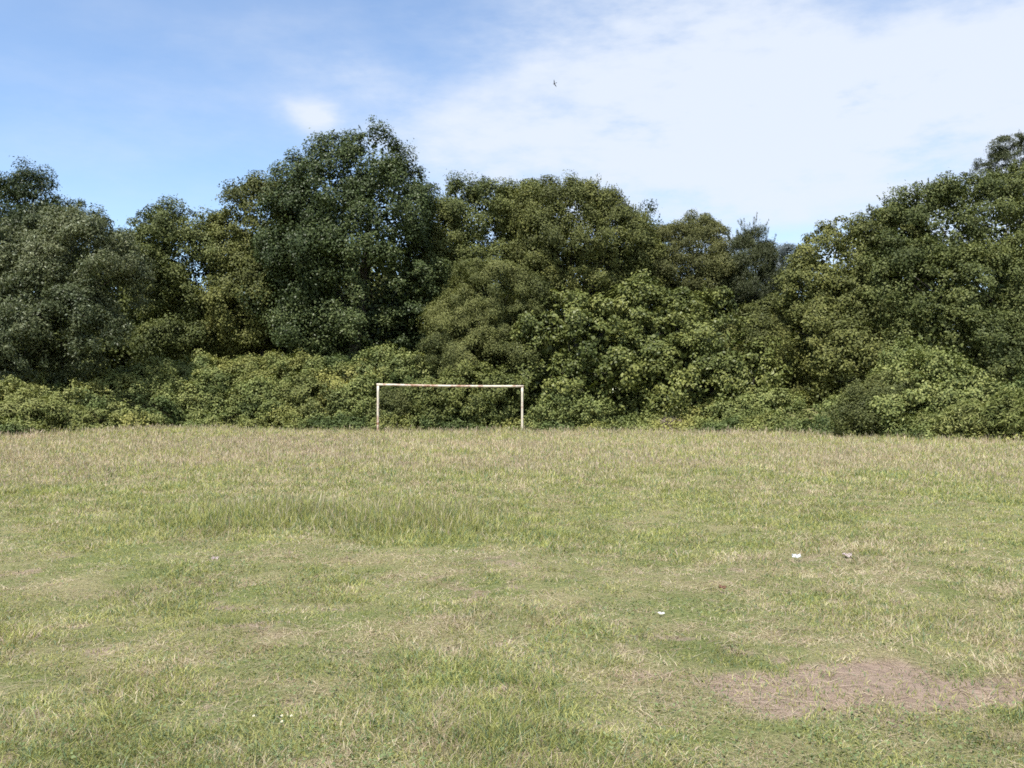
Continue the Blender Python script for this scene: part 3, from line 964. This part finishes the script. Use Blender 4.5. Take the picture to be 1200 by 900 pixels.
def crumple(name, px, py, size, mat, label, cat, seed, thick=.0015, lift=.6, res=11, z0=.035):
    c = G(px, py)
    z = float(height(c[0], c[1]))
    r_ = np.random.default_rng(seed)
    bm = bmesh.new()
    vs = []
    ph = r_.uniform(0, 6, 8)
    for j in range(res):
        for i_ in range(res):
            u, w_ = i_ / (res - 1) - .5, j / (res - 1) - .5
            edge = 1 + .16 * math.sin(7 * u + ph[0]) * math.cos(6 * w_ + ph[1])
            zz = lift * size[2] * (abs(math.sin(5.5 * u + 3 * w_ + ph[2])) + abs(math.sin(7 * w_ - 4 * u + ph[3])) + .35 * r_.random())
            zz += size[2] * .3 * (abs(u) * 2) ** 2 * (.4 + .6 * math.sin(ph[4] + 3 * w_) ** 2)
            vs.append(bm.verts.new((u * size[0] * edge + .07 * size[0] * math.sin(9 * w_ + ph[5]), w_ * size[1] * edge, zz)))
    fs = []
    for j in range(res - 1):
        for i_ in range(res - 1):
            a_ = j * res + i_
            fs.append(bm.faces.new((vs[a_], vs[a_ + 1], vs[a_ + res + 1], vs[a_ + res])))
    bmesh.ops.solidify(bm, geom=bm.faces[:], thickness=thick)
    o = bm_mesh(name, bm, mat, None, (c[0], c[1], z + z0), smooth=False)
    o.rotation_euler = (.22, .05, r_.uniform(-.5, .5))
    return tag(o, label, cat)


crumple('crumpled_paper', 933, 655, (.08, .07, .028), M_PAPER, 'bright white crumpled paper lying in the grass at the right', 'litter', 1, z0=.03)
crumple('torn_card', 993, 654, (.085, .085, .018), M_CARD, 'dull pinkish scrap of card just right of the white paper', 'litter', 2, z0=.02)
crumple('plastic_scrap', 775, 720, (.046, .03, .006), M_SCRAP, 'small thin white scrap lying on the short turf near the centre', 'litter', 3, z0=.025)
crumple('dead_leaf', 847, 692, (.06, .05, .02), M_DEADLEAF, 'curled reddish-brown dead leaf on the turf below the white paper', 'leaf', 4, z0=.035)
crumple('pale_leaf', 252, 667, (.06, .05, .015), M_CARD, 'small pale dry leaf in the grass at the left', 'leaf', 6, z0=.07)
if 0: crumple('straw_wisp', 548, 786, (.07, .03, .008), M_CARD, 'pale dry leaf lying flat on the short turf left of the dirt', 'leaf', 7, z0=.03)

M_PETAL = plain_mat('daisy_petal', (.66, .66, .63), (.74, .74, .71), 80, .6)
M_YOLK = plain_mat('daisy_eye', (.55, .36, .03), (.68, .46, .05), 200, .8)
M_STEM = plain_mat('daisy_stem', (.10, .15, .05), (.14, .2, .07), 80, .7)


def daisy(px, py, label, group=None):
    c = G(px, py)
    z = float(height(c[0], c[1]))
    root = thing('daisy', (c[0], c[1], z), label, 'flower', group)
    v, f = tube([(0, 0, -.01), (.003, 0, .03), (.006, -.002, .06)], [.0011, .001, .001], 6)
    vv, l, st_ = faces_to_arrays(v, f)
    raw_mesh('stem', vv, l, st_, M_STEM, root)
    bm = bmesh.new()
    R_ = .006
    for k_ in range(14):
        an = 2 * math.pi * k_ / 14
        ca, sa = math.cos(an), math.sin(an)
        pts = [(.003, -.0012, 0), (R_ * .7, -.0024, .001), (R_, 0, .0005 + .0015 * (k_ % 2)), (R_ * .7, .0024, .001), (.003, .0012, 0)]
        bm.faces.new([bm.verts.new((x_ * ca - y_ * sa, x_ * sa + y_ * ca, z_)) for (x_, y_, z_) in pts])
    bmesh.ops.solidify(bm, geom=bm.faces[:], thickness=.0004)
    pt = bm_mesh('petals', bm, M_PETAL, root, (.006, -.002, .06), smooth=False)
    pt.rotation_euler = (.5, -.15, 0)
    bm = bmesh.new()
    bmesh.ops.create_uvsphere(bm, u_segments=10, v_segments=6, radius=.003)
    for v_ in bm.verts: v_.co.z *= .5
    ey = bm_mesh('flower_centre', bm, M_YOLK, root, (.006, -.0025, .061))
    ey.rotation_euler = (.5, -.15, 0)
    return root


daisy(329, 852, 'upper of two white daisies close together near the bottom edge', 'daisies in the turf')
daisy(329, 859, 'lower of two white daisies close together near the bottom edge', 'daisies in the turf')
daisy(340, 852, 'single white daisy just right of the close pair', 'daisies in the turf')
daisy(296, 852, 'white daisy standing apart, left of the other three', 'daisies in the turf')

# ------------------------------------------------------------------ bird
M_BIRD = plain_mat('dark_feathers', (.03, .03, .035), (.06, .06, .065), 12, .7)
bc = P(649.5, 98, 85)
bm = bmesh.new()
prof = [(-.20, .004, .03), (-.13, .022, .02), (-.05, .036, .0), (.03, .04, 0), (.09, .03, .005), (.125, .024, .014), (.15, .016, .014), (.175, .004, .008)]
rings = []
for (yy, rr_, zz) in prof:
    rings.append([bm.verts.new((rr_ * math.cos(2 * math.pi * k_ / 8), yy, zz + rr_ * .85 * math.sin(2 * math.pi * k_ / 8))) for k_ in range(8)])
for a_, b_ in zip(rings, rings[1:]):
    for k_ in range(8):
        bm.faces.new((a_[k_], a_[(k_ + 1) % 8], b_[(k_ + 1) % 8], b_[k_]))
bm.faces.new(rings[0]); bm.faces.new(rings[-1])
for s_ in (-1, 1):       # wings, thick at the shoulder, thin and swept at the tip, growing out of the flanks
    secs = [(.025, .05, -.06, .015, .012), (.14, .06, -.06, .07, .008), (.25, .02, -.07, .09, .005), (.36, -.06, -.09, .06, .002)]
    wr = []
    for (xx, y1, y0, zz, th) in secs:
        wr.append([bm.verts.new((s_ * xx, y1, zz)), bm.verts.new((s_ * xx, (y0 + y1) / 2, zz + th)), bm.verts.new((s_ * xx, y0, zz)), bm.verts.new((s_ * xx, (y0 + y1) / 2, zz - th))])
    for a_, b_ in zip(wr, wr[1:]):
        for k_ in range(4):
            bm.faces.new((a_[k_], a_[(k_ + 1) % 4], b_[(k_ + 1) % 4], b_[k_]))
    bm.faces.new(wr[0]); bm.faces.new(wr[-1])
tail = [(-.012, -.19, .03), (.012, -.19, .03), (.045, -.29, .035), (-.045, -.29, .035)]
tv = [bm.verts.new(q_) for q_ in tail] + [bm.verts.new((q_[0], q_[1], q_[2] + .006)) for q_ in tail]
for q_ in ((3, 2, 1, 0), (4, 5, 6, 7), (0, 1, 5, 4), (1, 2, 6, 5), (2, 3, 7, 6), (3, 0, 4, 7)):
    bm.faces.new([tv[k_] for k_ in q_])
bird = bm_mesh('flying_bird', bm, M_BIRD, None, bc)
bird.rotation_euler = (math.radians(-10), math.radians(66), math.radians(35))
tag(bird, 'small dark bird flying in front of the white cloud', 'bird')

# ------------------------------------------------------------------ light
to_sun = Vector((-.36, -.68, 1.34)).normalized()
sd = bpy.data.lights.new('sun', 'SUN')
sd.energy = 5.0
sd.angle = math.radians(.53)
sd.color = (1, .955, .88)
sun = bpy.data.objects.new('sun', sd)
C.objects.link(sun)
sun.rotation_euler = to_sun.to_track_quat('Z', 'Y').to_euler()
sun.location = (-20, -15, 40)
elev = math.asin(to_sun.z)
rot = math.atan2(to_sun.x, to_sun.y)

wd = bpy.data.worlds.new('World')
scene.world = wd
wd.use_nodes = True
nt = wd.node_tree
N, L = nt.nodes, nt.links
N.clear()
out = N.new('ShaderNodeOutputWorld')
bg = N.new('ShaderNodeBackground'); bg.inputs['Strength'].default_value = .145
sky = N.new('ShaderNodeTexSky'); sky.sky_type = 'NISHITA'; sky.sun_disc = False
sky.sun_elevation = elev; sky.sun_rotation = rot
sky.altitude = 50; sky.air_density = 1.0; sky.dust_density = .25; sky.ozone_density = 3.0
tc = N.new('ShaderNodeTexCoord')


def val(v):
    n = N.new('ShaderNodeValue'); n.outputs[0].default_value = v
    return n.outputs[0]


def M(op, a, b=None, c=None, clamp=False):
    n = N.new('ShaderNodeMath'); n.operation = op; n.use_clamp = clamp
    for k_, q_ in enumerate((a, b, c)):
        if q_ is None: continue
        if isinstance(q_, (int, float)): n.inputs[k_].default_value = q_
        else: L.new(q_, n.inputs[k_])
    return n.outputs[0]


sep = N.new('ShaderNodeSeparateXYZ'); L.new(tc.outputs['Generated'], sep.inputs[0])


def wnoise(scale, detail, rough=.6, stretch=(1, 1, 1), offs=(0, 0, 0), rotz=0):
    mp = N.new('ShaderNodeMapping'); mp.inputs['Scale'].default_value = stretch; mp.inputs['Location'].default_value = offs
    mp.inputs['Rotation'].default_value = (0, rotz, 0)
    L.new(tc.outputs['Generated'], mp.inputs['Vector'])
    n = N.new('ShaderNodeTexNoise'); n.inputs['Scale'].default_value = scale; n.inputs['Detail'].default_value = detail; n.inputs['Roughness'].default_value = rough
    L.new(mp.outputs[0], n.inputs['Vector'])
    return n.outputs['Fac']


warpx = M('MULTIPLY_ADD', wnoise(5.0, 5, .6, offs=(3, 1, 2)), .16, -.08)
warpz = M('MULTIPLY_ADD', wnoise(5.0, 5, .6, offs=(7, 5, 1)), .12, -.06)
ux = M('ADD', sep.outputs['X'], warpx)
uz = M('ADD', sep.outputs['Z'], warpz)
BL = [(980, 150, 380, 120, .95), (1180, 85, 230, 70, .75), (740, 175, 235, 65, .60), (520, 140, 95, 45, .36), (660, 30, 100, 70, .36), (850, 30, 170, 60, .45),
      (372, 137, 30, 14, 1.3), (405, 92, 50, 22, .22), (200, 120, 200, 50, .16), (250, 40, 120, 30, .12), (60, 190, 200, 60, .15), (1000, 290, 330, 70, .45), (480, 20, 80, 20, .15)]
tot = None
for (px, py, rx, ry, am) in BL:
    d_ = np.array(((px - 600) / F, 1, (471 - py) / F)); k_ = 1 / np.linalg.norm(d_); d_ = d_ * k_
    kx, kz = (ux, uz) if rx > 40 else (M('MULTIPLY_ADD', warpx, .25, sep.outputs['X']), M('MULTIPLY_ADD', warpz, .3, sep.outputs['Z']))
    ex = M('MULTIPLY', M('SUBTRACT', kx, float(d_[0])), float(F / rx / k_))
    ez = M('MULTIPLY', M('SUBTRACT', kz, float(d_[2])), float(F / ry / k_))
    g_ = M('MULTIPLY', M('EXPONENT', M('MULTIPLY', M('ADD', M('MULTIPLY', ex, ex), M('MULTIPLY', ez, ez)), -1.0)), am)
    tot = g_ if tot is None else M('ADD', tot, g_)
# the rest of the sky carries thin scattered cloud too
veil = M('MULTIPLY_ADD', wnoise(2.2, 5, .6, stretch=(1, 1, 2.5), offs=(4, 4, 4)), .22, .05)
tot = M('ADD', tot, veil)
elsewhere = M('MULTIPLY', M('SUBTRACT', 1.0, M('MULTIPLY_ADD', sep.outputs['Y'], 2.0, -.6, clamp=True)), .45)
tot = M('ADD', tot, elsewhere)
streak = wnoise(4.2, 8, .62, stretch=(1, 1, 3.2), rotz=.35)
fine = wnoise(14, 6, .6, stretch=(1, 1, 2.2), offs=(2, 2, 5), rotz=.3)
tex = M('ADD', M('MULTIPLY', streak, .75), M('MULTIPLY', fine, .25))
dens = M('MULTIPLY', tot, M('MULTIPLY_ADD', tex, 3.4, -.85))
mask = N.new('ShaderNodeMapRange'); mask.interpolation_type = 'SMOOTHSTEP'
mask.inputs['From Min'].default_value = -.04; mask.inputs['From Max'].default_value = 1.15
mask.inputs['To Max'].default_value = .93
L.new(dens, mask.inputs['Value'])
mx = N.new('ShaderNodeMix'); mx.data_type = 'RGBA'
L.new(mask.outputs['Result'], mx.inputs['Factor'])
L.new(sky.outputs[0], mx.inputs['A'])
mx.inputs['B'].default_value = (3.7, 4.02, 4.55, 1)
L.new(mx.outputs['Result'], bg.inputs['Color'])
L.new(bg.outputs[0], out.inputs['Surface'])

# ------------------------------------------------------------------ output
scene.view_settings.view_transform = 'Standard'
scene.view_settings.look = 'None'
scene.view_settings.exposure = 0.64
scene.view_settings.gamma = 1
scene.view_settings.use_curve_mapping = False
scene.render.engine = 'CYCLES'
scene.cycles.max_bounces = 5
scene.cycles.diffuse_bounces = 3
scene.cycles.glossy_bounces = 2
scene.cycles.transmission_bounces = 3
scene.cycles.transparent_max_bounces = 2
scene.cycles.use_denoising = False
scene.cycles.use_adaptive_sampling = True
scene.cycles.adaptive_threshold = .02
scene.cycles.filter_width = 1.7
print('LEAVES', N_LEAVES)
